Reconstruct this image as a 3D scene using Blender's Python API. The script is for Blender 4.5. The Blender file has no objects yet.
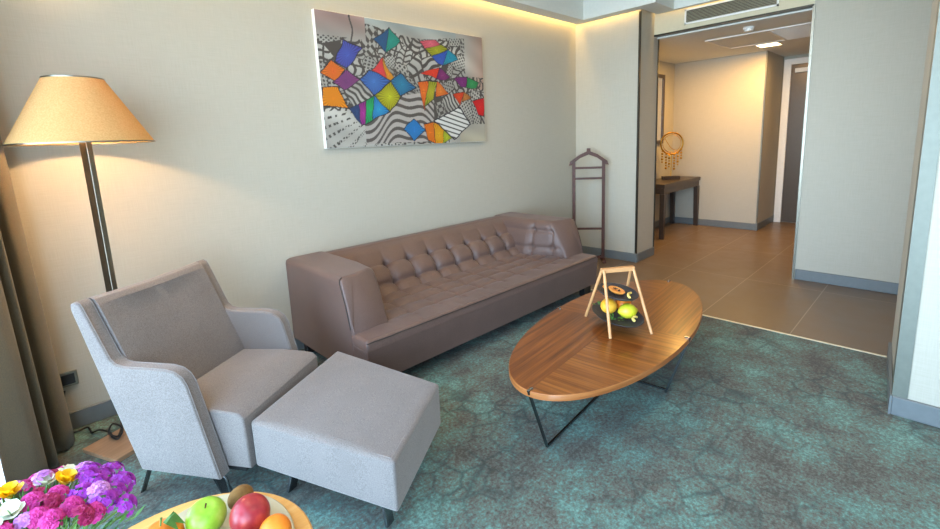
import bpy, bmesh, math, random
import numpy as np
from mathutils import Vector, Matrix, noise
random.seed(7)
PI = math.pi
sc = bpy.context.scene
C = sc.collection

# ---------------------------------------------------------------- camera
def make_camera():
    yaw, pitch, roll = .762914, -.169949, -.0430724
    cy, sy, cp, sp, cr, sr = math.cos(yaw), math.sin(yaw), math.cos(pitch), math.sin(pitch), math.cos(roll), math.sin(roll)
    f = Vector((sy*cp, cy*cp, sp)); r = Vector((cy, -sy, 0)); u = r.cross(f)
    r2 = r*cr + u*sr; u2 = u*cr - r*sr
    cd = bpy.data.cameras.new('camera'); co = bpy.data.objects.new('camera', cd); C.objects.link(co)
    m = Matrix((r2, u2, -f)).transposed().to_4x4(); m.translation = Vector((0, -3.177, 1.45))
    co.matrix_world = m
    cd.sensor_width = 36; cd.sensor_fit = 'HORIZONTAL'; cd.lens = 461.0/940*36
    cd.shift_x = 0; cd.shift_y = -(264.5-219.525)/940
    cd.clip_start = .02
    sc.camera = co
make_camera()

# ---------------------------------------------------------------- light
sc.view_settings.view_transform = 'Standard'; sc.view_settings.look = 'None'
sc.view_settings.gamma = 1; sc.view_settings.use_curve_mapping = False
sc.view_settings.exposure = 0.0
w = bpy.data.worlds.new('daylight'); sc.world = w; w.use_nodes = True
wt = w.node_tree; bg = wt.nodes['Background']; bg.inputs['Strength'].default_value = 9.0
# hazy sky: brightest along the horizon on the window side, dimmer overhead and below
tc = wt.nodes.new('ShaderNodeTexCoord'); sx_ = wt.nodes.new('ShaderNodeSeparateXYZ'); wt.links.new(tc.outputs['Generated'], sx_.inputs[0])
el = wt.nodes.new('ShaderNodeValToRGB'); mr = wt.nodes.new('ShaderNodeMapRange'); wt.links.new(sx_.outputs['Z'], mr.inputs[0]); mr.inputs[1].default_value = -1; mr.inputs[2].default_value = 1; wt.links.new(mr.outputs[0], el.inputs[0])
e_ = el.color_ramp.elements; e_[0].position = .30; e_[0].color = (.30, .33, .33, 1); e_[1].position = .75; e_[1].color = (.34, .56, .85, 1)
k_ = e_.new(.47); k_.color = (.95, 1.25, 1.5, 1); k_ = e_.new(.56); k_.color = (.88, 1.28, 1.7, 1)
az = wt.nodes.new('ShaderNodeMapRange'); wt.links.new(sx_.outputs['X'], az.inputs[0]); az.inputs[1].default_value = -.35; az.inputs[2].default_value = -1; az.inputs[3].default_value = .75; az.inputs[4].default_value = 1.6
vm_ = wt.nodes.new('ShaderNodeVectorMath'); vm_.operation = 'SCALE'; wt.links.new(el.outputs[0], vm_.inputs[0]); wt.links.new(az.outputs[0], vm_.inputs['Scale']); wt.links.new(vm_.outputs[0], bg.inputs['Color'])
def area(name, loc, target, sx, sy, power, col, portal=False, spread=None):
    l = bpy.data.lights.new(name, 'AREA'); l.shape = 'RECTANGLE'; l.size = sx; l.size_y = sy; l.energy = power; l.color = col
    if portal: l.cycles.is_portal = True
    if spread: l.spread = spread
    o = bpy.data.objects.new(name, l); C.objects.link(o); o.location = loc
    d = Vector(target) - Vector(loc); o.rotation_euler = d.to_track_quat('-Z', 'Y').to_euler()
    return o
area('window_portal', (-.43, -2.35, 1.35), (3, -2.35, 1.35), 3.9, 2.6, 1, (1, 1, 1), portal=True)
for dx, dy in ((.9, -1.3), (2.9, -1.3), (.9, -3.0), (2.9, -3.0)):  # warm overhead fill, added lights with no fixture in view
    area('ceiling_fill', (dx, dy, 2.905), (dx, dy, 0), .16, .16, 12, (1, .74, .48))
area('cove_light', (2.3, -.035, 2.80), (2.3, -.035, 0), 5.0, .03, 20, (1, .62, .16))
area('cove_light', (4.835, -.42, 2.80), (4.835, -.42, 0), .03, .75, 3, (1, .62, .16))
area('cove_light', (5.18, -1.5, 2.86), (5.18, -1.5, 0), .03, 1.3, 3, (1, .62, .16))
area('foyer_downlight', (6.92, -1.47, 2.455), (6.92, -1.47, 0), .22, .19, 30, (1, .56, .15))
area('foyer_downlight', (6.4, -.75, 2.455), (6.4, -.6, 0), .15, .15, 24, (1, .56, .15))
area('foyer_downlight', (6.9, -2.7, 2.455), (6.9, -2.7, 0), .2, .2, 12, (1, .62, .28))

# ---------------------------------------------------------------- materials
def srgb(h):
    v = [int(h[i:i+2], 16)/255 for i in (0, 2, 4)]
    return tuple((c/12.92 if c <= .04045 else ((c+.055)/1.055)**2.4) for c in v) + (1,)
class NT:
    def __init__(s, name):
        s.m = bpy.data.materials.new(name); s.m.use_nodes = True; s.t = s.m.node_tree; s.b = s.t.nodes['Principled BSDF']
    def n(s, typ, **k):
        x = s.t.nodes.new(typ)
        for a, v in k.items(): setattr(x, a, v)
        return x
    def l(s, a, b): s.t.links.new(a, b)
    def coord(s, scale=(1, 1, 1), rot=(0, 0, 0), kind='Object'):
        tc = s.n('ShaderNodeTexCoord'); mp = s.n('ShaderNodeMapping'); s.l(tc.outputs[kind], mp.inputs[0])
        mp.inputs['Scale'].default_value = scale; mp.inputs['Rotation'].default_value = rot
        return mp.outputs[0]
    def noise(s, vec, scale, detail=3, rough=.5):
        x = s.n('ShaderNodeTexNoise'); x.inputs['Scale'].default_value = scale; x.inputs['Detail'].default_value = detail; x.inputs['Roughness'].default_value = rough
        s.l(vec, x.inputs['Vector']); return x.outputs['Fac']
    def ramp(s, fac, stops):
        x = s.n('ShaderNodeValToRGB'); s.l(fac, x.inputs[0]); e = x.color_ramp.elements
        while len(e) < len(stops): e.new(.5)
        for i, (p, c) in enumerate(stops): e[i].position = p; e[i].color = c if len(c) == 4 else (*c, 1)
        return x.outputs[0]
    def mix(s, fac, a, b, mode='MIX'):
        x = s.n('ShaderNodeMix', data_type='RGBA', blend_type=mode)
        for sock, v in ((x.inputs[0], fac), (x.inputs[6], a), (x.inputs[7], b)):
            if hasattr(v, 'links'): s.l(v, sock)
            else: sock.default_value = v
        return x.outputs[2]
    def math(s, op, a, b=0.0):
        x = s.n('ShaderNodeMath', operation=op)
        for sock, v in ((x.inputs[0], a), (x.inputs[1], b)):
            if hasattr(v, 'links'): s.l(v, sock)
            else: sock.default_value = v
        return x.outputs[0]
    def bump(s, h, strength=.3, dist=.002):
        x = s.n('ShaderNodeBump'); x.inputs['Strength'].default_value = strength; x.inputs['Distance'].default_value = dist
        s.l(h, x.inputs['Height']); s.l(x.outputs[0], s.b.inputs['Normal'])
    def set(s, **k):
        for a, v in k.items():
            i = s.b.inputs[a.replace('_', ' ')]
            if hasattr(v, 'links'): s.l(v, i)
            else: i.default_value = v
        return s
def plain(name, hexcol, rough=.5, metal=0.0, var=.06, scale=30, **k):
    x = NT(name); c = srgb(hexcol)
    f = x.noise(x.coord(), scale, 3)
    a = tuple(v*(1-var) for v in c[:3])+(1,); b = tuple(min(1, v*(1+var)) for v in c[:3])+(1,)
    x.set(Base_Color=x.ramp(f, [(.3, a), (.7, b)]), Roughness=rough, Metallic=metal, **k)
    return x.m
def fabric(name, c1, c2, scale=420, rough=.9, bstr=.35, sheen=.25):
    x = NT(name); v = x.coord()
    f = x.noise(v, scale, 2); g = x.noise(v, 6, 2)
    c = x.ramp(f, [(.35, srgb(c1)), (.65, srgb(c2))])
    c = x.mix(.12, c, x.ramp(g, [(.3, (.2, .2, .2)), (.7, (.8, .8, .8))]), 'SOFT_LIGHT')
    x.set(Base_Color=c, Roughness=rough, Sheen_Weight=sheen); x.bump(f, bstr, .001)
    return x.m
def wallpaper(name, c1, c2):
    x = NT(name)
    a = x.noise(x.coord((1, 1, 26)), 9, 3); b = x.noise(x.coord((26, 26, 1)), 9, 3)
    f = x.math('MULTIPLY', x.math('ADD', a, b), .5)
    x.set(Base_Color=x.ramp(f, [(.30, srgb(c1)), (.70, srgb(c2))]), Roughness=.85); x.bump(f, .08, .001)
    return x.m
M = {}
M['wall'] = wallpaper('linen_wallpaper', 'aea797', 'b8b1a2')
M['ceiling'] = plain('ceiling_paint', 'dcdcd4', .9, var=.02)
M['white'] = plain('white_paint', 'e6e4de', .5, var=.02)
M['base'] = plain('baseboard_grey', '6a6f70', .45, var=.05)
M['steel'] = plain('brushed_steel', '8a8578', .35, 1.0, scale=80)
M['darktrim'] = plain('dark_bronze_trim', '4a463e', .4, .8)
M['chrome'] = plain('chrome', 'a8acae', .16, 1.0, var=.02)
M['smoke'] = plain('smoked_chrome', '7c8084', .25, 1.0, var=.03)
M['black'] = plain('black_plastic', '151517', .45)
M['sofa'] = fabric('sofa_leatherette', '59443d', '664f47', 260, .52, .12, .1)
M['sofapipe'] = plain('sofa_piping', '2c2624', .6)
M['grey'] = fabric('grey_wool', '5c5552', '7f7671', 360, .9, .4, .3)
M['greyseam'] = fabric('grey_wool_seam', '77706d', '8a8380', 520, .9, .3, .3)
M['walnut'] = plain('walnut_wood', '4a2414', .5, var=.25, scale=14)
M['console'] = plain('dark_stained_wood', '3f352f', .35, var=.15, scale=12)
M['beech'] = plain('beech_wood', 'c4905e', .5, var=.08, scale=40)
M['slate'] = plain('black_slate', '2e2e33', .6, var=.2, scale=60)
M['brass'] = plain('brass', 'b98a3a', .28, 1.0)
M['oldsteel'] = plain('matt_grey_metal', '6f7268', .5, .3)
M['header'] = plain('header_paint', 'cbc0a4', .8, var=.02)
M['louvre'] = plain('vent_louvre', '9a9680', .5)
M['threshold'] = plain('threshold_strip', 'd6c8a8', .4)
M['curtain'] = fabric('curtain_cloth', '4f4534', '62563f', 380, .9, .4, .2)
def carpet():
    x = NT('teal_carpet'); v = x.coord()
    wn = x.n('ShaderNodeTexNoise'); wn.inputs['Scale'].default_value = 9; wn.inputs['Detail'].default_value = 3; x.l(v, wn.inputs['Vector'])
    wv = x.n('ShaderNodeVectorMath', operation='MULTIPLY_ADD'); x.l(wn.outputs['Color'], wv.inputs[0]); wv.inputs[1].default_value = (.06, .06, 0); x.l(v, wv.inputs[2])
    vo = x.n('ShaderNodeTexVoronoi', feature='DISTANCE_TO_EDGE'); vo.inputs['Scale'].default_value = 8.0; vo.inputs['Randomness'].default_value = .7; x.l(wv.outputs[0], vo.inputs['Vector'])
    big = x.noise(v, 3.4, 6, .72); fine = x.noise(v, 62, 3, .8); fade = x.noise(v, 2.1, 3)
    crack = x.ramp(vo.outputs['Distance'], [(.0, (1, 1, 1)), (.10, (0, 0, 0))])
    t = x.math('ADD', x.math('MULTIPLY', big, .52), x.math('MULTIPLY', fine, .48))
    col = x.ramp(t, [(.41, srgb('433f37')), (.48, srgb('5b5a51')), (.54, srgb('58746b')), (.64, srgb('75a297'))])
    cf = x.math('MULTIPLY', x.math('MULTIPLY', crack, x.ramp(fade, [(.40, (.15, .15, .15)), (.62, (1, 1, 1))])), .7)
    col = x.mix(cf, col, srgb('263836'))
    x.set(Base_Color=col, Roughness=.95, Sheen_Weight=.1)
    x.bump(fine, .5, .003)
    return x.m
M['carpet'] = carpet()
def tiles():
    x = NT('brown_floor_tile'); v = x.coord()
    mp = x.n('ShaderNodeMapping'); x.l(v, mp.inputs[0]); mp.inputs['Location'].default_value = (-.12, .1, 0)
    br = x.n('ShaderNodeTexBrick'); x.l(mp.outputs[0], br.inputs['Vector'])
    br.offset = 0.0; br.inputs['Scale'].default_value = 1; br.inputs['Brick Width'].default_value = 1.2; br.inputs['Row Height'].default_value = .6
    br.inputs['Mortar Size'].default_value = .0035; br.inputs['Mortar Smooth'].default_value = .1
    br.inputs['Color1'].default_value = srgb('6f5c49'); br.inputs['Color2'].default_value = srgb('74604d'); br.inputs['Mortar'].default_value = srgb('978875')
    n = x.noise(v, 5, 5, .6)
    c = x.mix(.25, br.outputs['Color'], x.ramp(n, [(.3, (.3, .3, .3)), (.7, (.7, .7, .7))]), 'SOFT_LIGHT')
    x.set(Base_Color=c, Roughness=x.ramp(n, [(.3, (.3, .3, .3)), (.7, (.42, .42, .42))]))
    return x.m
M['tile'] = tiles()
def tablewood():
    # four book-matched veneer quarters: the grain turns by 90 degrees from one quarter to the next
    x = NT('veneer_quarters'); v = x.coord()
    s = x.n('ShaderNodeSeparateXYZ'); x.l(v, s.inputs[0])
    q = x.math('GREATER_THAN', x.math('MULTIPLY', s.outputs[0], s.outputs[1]), 0.0)
    def grain(scale, rot, k=1):
        m = x.n('ShaderNodeMapping'); x.l(v, m.inputs[0]); m.inputs['Scale'].default_value = scale; m.inputs['Rotation'].default_value = (0, 0, rot)
        a = x.noise(m.outputs[0], 1.0, 4, .6)
        return a
    g1 = grain((1.6, 62, 1), math.radians(4)); g2 = grain((62, 1.6, 1), math.radians(5))
    a = x.ramp(g1, [(.32, srgb('50260b')), (.5, srgb('6e3a14')), (.68, srgb('8a4e1e'))])
    b = x.ramp(g2, [(.32, srgb('613210')), (.5, srgb('7c461b')), (.7, srgb('975c27'))])
    x.set(Base_Color=x.mix(q, a, b), Roughness=.28, Coat_Weight=.15, Coat_Roughness=.15)
    return x.m
M['veneer'] = tablewood()
def stripwood(name, c1, c2, c3, scale=(3, 40, 3)):
    x = NT(name); g = x.noise(x.coord(scale), 1, 4, .6)
    x.set(Base_Color=x.ramp(g, [(.3, srgb(c1)), (.5, srgb(c2)), (.7, srgb(c3))]), Roughness=.4); return x.m
M['veneer_edge'] = stripwood('veneer_edge', '7a451f', '94592b', 'a96c3a', (3, 3, 60))
M['paletop'] = stripwood('pale_oak', 'c9924a', 'd29c54', 'daaa68')
M['lampbase'] = stripwood('lamp_base_wood', '8f6c4e', '9c785a', 'ab8767')
M['inlay'] = plain('cream_ceramic', 'b4ad90', .45, var=.03)
def skin(name, stops, scale=6, rough=.35, stretch=(1, 1, 1), bump=0, sss=.0):
    x = NT(name); f = x.noise(x.coord(stretch), scale, 4, .6)
    x.set(Base_Color=x.ramp(f, [(p, srgb(c)) for p, c in stops]), Roughness=rough)
    if bump: x.bump(x.noise(x.coord(), 300, 2), bump, .001)
    return x.m
M['apple'] = skin('green_apple_skin', [(.3, '78a828'), (.55, '94c038'), (.75, 'b8d468')], 18)
M['nectarine'] = skin('nectarine_skin', [(.3, '7a1824'), (.5, 'a02830'), (.72, 'c8503c')], 14)
M['orange'] = skin('orange_peel', [(.3, 'e87818'), (.7, 'f49024')], 10, .45, bump=.4)
M['mandarin'] = skin('mandarin_peel', [(.3, 'ea6a10'), (.7, 'f58a2a')], 10, .4, bump=.3)
M['kiwi'] = skin('kiwi_skin', [(.3, '6d4c22'), (.7, '8a6632')], 40, .9)
M['pear'] = skin('pale_pear_skin', [(.3, 'd8cc88'), (.7, 'e8dfa6')], 10)
M['lemon'] = skin('green_lemon_skin', [(.3, 'b4b41c'), (.7, 'd8cc38')], 14, .4, bump=.3)
M['yellowfruit'] = skin('yellow_orange_skin', [(.3, 'e8a020'), (.7, 'f4b840')], 14, .4)
M['leaf'] = skin('leaf_green', [(.3, '2c5a1c'), (.7, '4c8030')], 30, .5)
M['stem'] = skin('stem_green', [(.3, '4a6a28'), (.7, '6a8a3c')], 30, .5)
M['palegreen'] = skin('pale_green', [(.3, '7ea050'), (.7, 'a8c078')], 30, .5)
M['papaya'] = skin('orange_flesh', [(.3, 'e08030'), (.7, 'f0a850')], 20, .45)
M['banana'] = skin('banana_peel', [(.3, 'd8bc58'), (.7, 'e8d080')], 20, .5)
M['petal_yellow'] = skin('yellow_petal', [(.3, 'f0b800'), (.7, 'ffd81c')], 20, .5)
M['petal_white'] = skin('white_petal', [(.3, 'dfe4c4'), (.7, 'f8f8ea')], 20, .5)
M['petal_purple'] = skin('purple_petal', [(.3, '8a1ca0'), (.7, 'b83cc8')], 50, .6)
M['petal_magenta'] = skin('magenta_petal', [(.3, 'b0126c'), (.7, 'd83898')], 50, .6)
M['petal_lilac'] = skin('lilac_petal', [(.3, 'c06ac8'), (.7, 'dca0e0')], 50, .6)
M['petal_crimson'] = skin('crimson_petal', [(.3, '8c0c48'), (.7, 'b41c60')], 50, .6)
x = NT('sheer_voile'); tr = x.n('ShaderNodeBsdfTransparent'); tl = x.n('ShaderNodeBsdfTranslucent'); df = x.n('ShaderNodeBsdfDiffuse')
for q_ in (tl, df): q_.inputs[0].default_value = (.9, .9, .88, 1)
m1 = x.n('ShaderNodeMixShader'); m1.inputs[0].default_value = .6; x.l(df.outputs[0], m1.inputs[1]); x.l(tl.outputs[0], m1.inputs[2])
m2 = x.n('ShaderNodeMixShader'); m2.inputs[0].default_value = .55; x.l(tr.outputs[0], m2.inputs[1]); x.l(m1.outputs[0], m2.inputs[2]); x.l(m2.outputs[0], x.t.nodes['Material Output'].inputs[0])
M['sheer'] = x.m
x = NT('glass_clear'); tr = x.n('ShaderNodeBsdfTransparent'); gl = x.n('ShaderNodeBsdfGlossy'); gl.inputs['Roughness'].default_value = .02
mx = x.n('ShaderNodeMixShader'); mx.inputs[0].default_value = .06; x.l(tr.outputs[0], mx.inputs[1]); x.l(gl.outputs[0], mx.inputs[2]); x.l(mx.outputs[0], x.t.nodes['Material Output'].inputs[0])
M['glass'] = x.m
x = NT('lamp_shade_linen'); f = x.noise(x.coord((1, 1, 1)), 160, 3)
col = x.ramp(f, [(.3, srgb('c29a62')), (.7, srgb('d0ab74'))])
df = x.n('ShaderNodeBsdfDiffuse'); tl = x.n('ShaderNodeBsdfTranslucent'); x.l(col, df.inputs[0]); x.l(x.mix(1.0, col, srgb('ffc880'), 'MULTIPLY'), tl.inputs[0])
mx = x.n('ShaderNodeMixShader'); mx.inputs[0].default_value = .2; x.l(df.outputs[0], mx.inputs[1]); x.l(tl.outputs[0], mx.inputs[2]); x.l(mx.outputs[0], x.t.nodes['Material Output'].inputs[0])
M['shade'] = x.m
def emis(name, col, st):
    x = NT(name); x.set(Emission_Color=(*col, 1), Emission_Strength=st); return x.m
M['panel_light'] = emis('downlight_diffuser', (1, .78, .45), 9)
x = NT('mirror_glass'); x.set(Base_Color=(.85, .85, .85, 1), Metallic=1.0, Roughness=.03); M['mirror'] = x.m
M['doorpanel'] = plain('door_bronze_panel', '54493d', .3, .3, var=.04)
M['paper'] = plain('white_label', 'e8e6e0', .8)

# ---------------------------------------------------------------- mesh helpers
def obj(name, bm, m, parent=None, loc=None, smooth=False, rotz=0, angle=None):
    bmesh.ops.recalc_face_normals(bm, faces=bm.faces[:])
    me = bpy.data.meshes.new(name); bm.to_mesh(me); bm.free()
    me.materials.append(M[m] if isinstance(m, str) else m)
    if smooth:
        me.polygons.foreach_set('use_smooth', [True]*len(me.polygons))
        me.set_sharp_from_angle(angle=math.radians(angle or 45))
    o = bpy.data.objects.new(name, me); C.objects.link(o)
    if parent: o.parent = parent
    if loc is not None: o.location = loc
    o.rotation_euler[2] = rotz
    return o
def thing(name, label, cat, loc=(0, 0, 0), rotz=0, group=None):
    o = bpy.data.objects.new(name, None); C.objects.link(o); o.empty_display_size = .1
    o.location = loc; o.rotation_euler[2] = rotz
    return tag(o, label, cat, group)
def tag(o, label, cat, group=None):
    o['label'] = label; o['category'] = cat
    if group: o['group'] = group
    return o
def struct(name, bm, m, **k):
    o = obj(name, bm, m, **k); o['kind'] = 'structure'; return o
def box(bm, x0, x1, y0, y1, z0, z1, bev=0, seg=2):
    v = [bm.verts.new((x, y, z)) for z in (z0, z1) for x, y in ((x0, y0), (x1, y0), (x1, y1), (x0, y1))]
    fs = [bm.faces.new([v[i] for i in f]) for f in ((3, 2, 1, 0), (4, 5, 6, 7), (0, 1, 5, 4), (1, 2, 6, 5), (2, 3, 7, 6), (3, 0, 4, 7))]
    if bev:
        es = {e for f in fs for e in f.edges}
        bmesh.ops.bevel(bm, geom=list(es), offset=bev, segments=seg, profile=.6, affect='EDGES')
    return bm
def bx(*a, **k): return box(bmesh.new(), *a, **k)
def prism(bm, pts, axis, a, b, bev=0, seg=3):
    """extrude polygon pts along axis ('x','y','z') from a to b; pts are the two other coordinates in order"""
    def P(p, t): return {'x': (t, p[0], p[1]), 'y': (p[0], t, p[1]), 'z': (p[0], p[1], t)}[axis]
    A = [bm.verts.new(P(p, a)) for p in pts]; B = [bm.verts.new(P(p, b)) for p in pts]; n = len(pts)
    fs = [bm.faces.new(A[::-1]), bm.faces.new(B)] + [bm.faces.new([A[i], A[(i+1) % n], B[(i+1) % n], B[i]]) for i in range(n)]
    if bev:
        es = {e for f in fs[:2] for e in f.edges}
        bmesh.ops.recalc_face_normals(bm, faces=fs)
        bmesh.ops.bevel(bm, geom=list(es), offset=bev, segments=seg, profile=.6, affect='EDGES')
    return bm
def tube(bm, pts, r, seg=10, caps=True):
    pts = [Vector(p) for p in pts]; rs = r if isinstance(r, (list, tuple)) else [r]*len(pts)
    t = (pts[1]-pts[0]).normalized(); n = t.orthogonal().normalized(); rings = []
    for i, p in enumerate(pts):
        if i == 0: t2 = (pts[1]-pts[0]).normalized()
        elif i == len(pts)-1: t2 = (pts[-1]-pts[-2]).normalized()
        else: t2 = ((pts[i+1]-p).normalized() + (p-pts[i-1]).normalized()).normalized()
        q = t.rotation_difference(t2); n = (q @ n).normalized(); t = t2; b = t.cross(n)
        rings.append([bm.verts.new(p + (n*math.cos(2*PI*k/seg) + b*math.sin(2*PI*k/seg))*rs[i]) for k in range(seg)])
    for i in range(len(rings)-1):
        for k in range(seg): bm.faces.new([rings[i][k], rings[i][(k+1) % seg], rings[i+1][(k+1) % seg], rings[i+1][k]])
    if caps: bm.faces.new(rings[0][::-1]); bm.faces.new(rings[-1])
    return bm
def bar(bm, p0, p1, w, d, up=(0, 0, 1)):
    """rectangular bar between two points, w across, d along 'up'-ish"""
    p0, p1 = Vector(p0), Vector(p1); t = (p1-p0).normalized(); s = t.cross(Vector(up))
    if s.length < 1e-4: s = Vector((1, 0, 0))
    s.normalize(); u = s.cross(t).normalized()
    v = [bm.verts.new(p + s*a*w/2 + u*b*d/2) for p in (p0, p1) for a, b in ((-1, -1), (1, -1), (1, 1), (-1, 1))]
    for f in ((3, 2, 1, 0), (4, 5, 6, 7), (0, 1, 5, 4), (1, 2, 6, 5), (2, 3, 7, 6), (3, 0, 4, 7)): bm.faces.new([v[i] for i in f])
    return bm
def lathe(bm, prof, seg=32, sx=1, sy=1, c=(0, 0, 0), cap0=True, cap1=True):
    rings = []
    for r, z in prof:
        rings.append([bm.verts.new((c[0]+r*sx*math.cos(2*PI*k/seg), c[1]+r*sy*math.sin(2*PI*k/seg), c[2]+z)) for k in range(seg)])
    for i in range(len(rings)-1):
        for k in range(seg): bm.faces.new([rings[i][k], rings[i][(k+1) % seg], rings[i+1][(k+1) % seg], rings[i+1][k]])
    if cap0: bm.faces.new(rings[0][::-1])
    if cap1: bm.faces.new(rings[-1])
    return bm
def grid(bm, fn, nu, nv):
    vs = [[bm.verts.new(fn(i/nu, j/nv)) for i in range(nu+1)] for j in range(nv+1)]
    for j in range(nv):
        for i in range(nu): bm.faces.new([vs[j][i], vs[j][i+1], vs[j+1][i+1], vs[j+1][i]])
    return vs
def bez(pts, n=12):
    out = []
    P = [Vector(p) for p in pts]; P = [P[0]*2-P[1]] + P + [P[-1]*2-P[-2]]
    for i in range(1, len(P)-2):
        for k in range(n):
            t = k/n; a, b, c, d = P[i-1:i+3]
            out.append(.5*((2*b) + (c-a)*t + (2*a-5*b+4*c-d)*t*t + (3*b-a-3*c+d)*t**3))
    out.append(P[-2]); return out
def kids(o): return [c for c in bpy.data.objects if c.parent == o]
def copy_tree(o, parent=None):
    c = o.copy(); C.objects.link(c); c.parent = parent
    for k in kids(o): copy_tree(k, c)
    return c

# ================================================================ STRUCTURE
ZC = 2.82
struct('floor', bx(-.6, 3.72, -5.4, .02, -.05, 0), 'carpet')
struct('floor', bx(3.72, 10.0, -5.4, .3, -.05, 0), 'tile')
struct('trim_1', bx(3.71, 3.726, -5.15, -.005, 0.0, .004), 'threshold')
struct('wall_back', bx(-.5, 4.9, 0, .15, 0, ZC), 'wall')
# pillar between room and foyer
struct('wall_pillar', bx(4.87, 5.31, -.79, .15, 0, ZC), 'wall')
struct('trim_2', bx(4.864, 4.882, -.796, -.775, 0, 2.70), 'darktrim')
struct('trim_3', bx(5.296, 5.316, -.798, -.775, 0, 2.5), 'darktrim')
# foyer walls
struct('wall_foyer_left', bx(5.28, 7.6, -.10, .15, 0, 2.6), 'wall')
struct('wall_foyer_far', bx(7.44, 8.6, -1.33, .15, 0, 2.6), 'wall')
struct('trim_4', bx(7.432, 7.45, -1.338, -1.32, 0, 2.47), 'steel')
struct('wall_foyer_end', bx(8.34, 8.5, -5.2, -1.33, 0, 2.6), 'wall')
struct('ceiling_foyer', bx(5.28, 9.0, -5.2, .15, 2.47, 2.6), 'ceiling')
struct('wall_header', bx(5.2, 5.31, -2.225, -.79, 2.5, ZC+.1), 'header')
struct('trim_5', bx(5.19, 5.29, -2.225, -.79, 2.485, 2.5), 'darktrim')
struct('wall_right', bx(5.2, 5.34, -5.2, -2.225, 0, ZC+.1), 'wall')
struct('trim_6', bx(5.190, 5.215, -2.235, -2.215, 0, 2.5), 'steel')
# near pillar
bm = bmesh.new(); prism(bm, [(2.975, -3.09), (3.72, -3.03), (3.72, -5.2), (2.975, -5.2)], 'z', 0, ZC)
struct('wall_near', bm, 'wall')
bm = bmesh.new(); prism(bm, [(2.968, -3.14), (2.968, -3.083), (3.10, -3.0725), (3.10, -3.082), (2.978, -3.092), (2.978, -3.14)], 'z', 0, 2.7)
struct('trim_7', bm, 'oldsteel')
# window wall (left) and window wall behind the viewer
bm = bmesh.new(); box(bm, -.5, -.34, -.35, .0, 0, ZC); box(bm, -.5, -.34, -5.2, -4.35, 0, ZC); box(bm, -.5, -.34, -4.35, -.35, 2.66, ZC)
struct('wall_left', bm, 'white')
bm = bx(-.5, 5.4, -5.35, -5.2, 0, ZC+.1)
struct('wall_rear', bm, 'wall')
struct('wall_rear', bx(5.34, 8.5, -5.35, -5.2, 0, ZC), 'wall')
def window(name, axis, at, a, b, z0, z1, n):
    e = bpy.data.objects.new(name, None); C.objects.link(e); e['kind'] = 'structure'
    fb = bmesh.new(); t = .05
    def bb(u0, u1, w0, w1):
        if axis == 'x': box(fb, at-.03, at+.03, u0, u1, w0, w1)
        else: box(fb, u0, u1, at-.03, at+.03, w0, w1)
    bb(a, b, z0, z0+t); bb(a, b, z1-t, z1)
    for i in range(n+1):
        c = a+(b-a)*i/n; c = min(max(c, a+t/2), b-t/2); bb(c-t/2, c+t/2, z0+t, z1-t)
    obj('window_frame', fb, 'white', e)
    g = bx(at-.004, at+.004, a+t, b-t, z0+t, z1-t) if axis == 'x' else bx(a+t, b-t, at-.004, at+.004, z0+t, z1-t)
    obj('pane', g, 'glass', e)
window('window_1', 'x', -.40, -4.35, -.35, 0.0, 2.66, 3)
# ceiling: main slab, dropped ledge with light slot
struct('ceiling', bx(-.5, 5.3, -5.2, .15, ZC+.1, ZC+.2), 'ceiling')
bm = bmesh.new()
box(bm, -.34, 4.81, -.23, -.07, 2.70, ZC+.1)
box(bm, 4.67, 4.81, -1.04, -.23, 2.70, ZC+.1)
box(bm, 4.81, 5.155, -1.04, -.84, 2.70, ZC+.1)
box(bm, 5.10, 5.155, -5.2, -1.04, 2.70, ZC+.1)
struct('ceiling_ledge', bm, 'ceiling')
# baseboards
def bb(side, *a): struct('baseboard_'+side, bx(*a, 0, .10, bev=.004, seg=1), 'base')
bb('back', -.34, 4.855, -.015, 0); bb('return', 4.855, 4.87, -.805, 0); bb('pillar', 4.87, 5.31, -.805, -.79)
bb('foyer_left', 5.28, 7.425, -.115, -.10); bb('foyer_far', 7.425, 7.44, -1.345, -.10); bb('foyer_jog', 7.44, 8.325, -1.345, -1.33)
bb('right', 5.185, 5.2, -5.2, -2.24)
bb('near', 2.958, 2.975, -5.2, -3.085)
bm = bmesh.new(); prism(bm, [(2.958, -3.085), (2.958, -3.076), (3.72, -3.015), (3.72, -3.03)], 'z', 0, .10); struct('baseboard_near', bm, 'base')
# door
e = bpy.data.objects.new('door_1', None); C.objects.link(e); e['kind'] = 'structure'; e.location = (8.34, -1.35, 0)
bm = bmesh.new(); box(bm, -.06, .02, -.09, 0, 0, 2.42); box(bm, -.06, .02, -1.10, -1.01, 0, 2.42); box(bm, -.06, .02, -1.01, -.09, 2.34, 2.42)
obj('door_frame', bm, 'white', e)
obj('door_leaf', bx(-.03, .0, -1.01, -.09, .01, 2.34), 'doorpanel', e)
bm = bmesh.new(); box(bm, -.075, -.03, -.52, -.14, 2.22, 2.28, bev=.006); obj('door_closer', bm, 'white', e)
bm = bmesh.new(); box(bm, -.06, -.03, -.96, -.94, 1.0, 1.1); tube(bm, [(-.06, -.95, 1.05), (-.09, -.95, 1.05), (-.09, -.85, 1.05)], .009); obj('door_handle', bm, 'steel', e)

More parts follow.
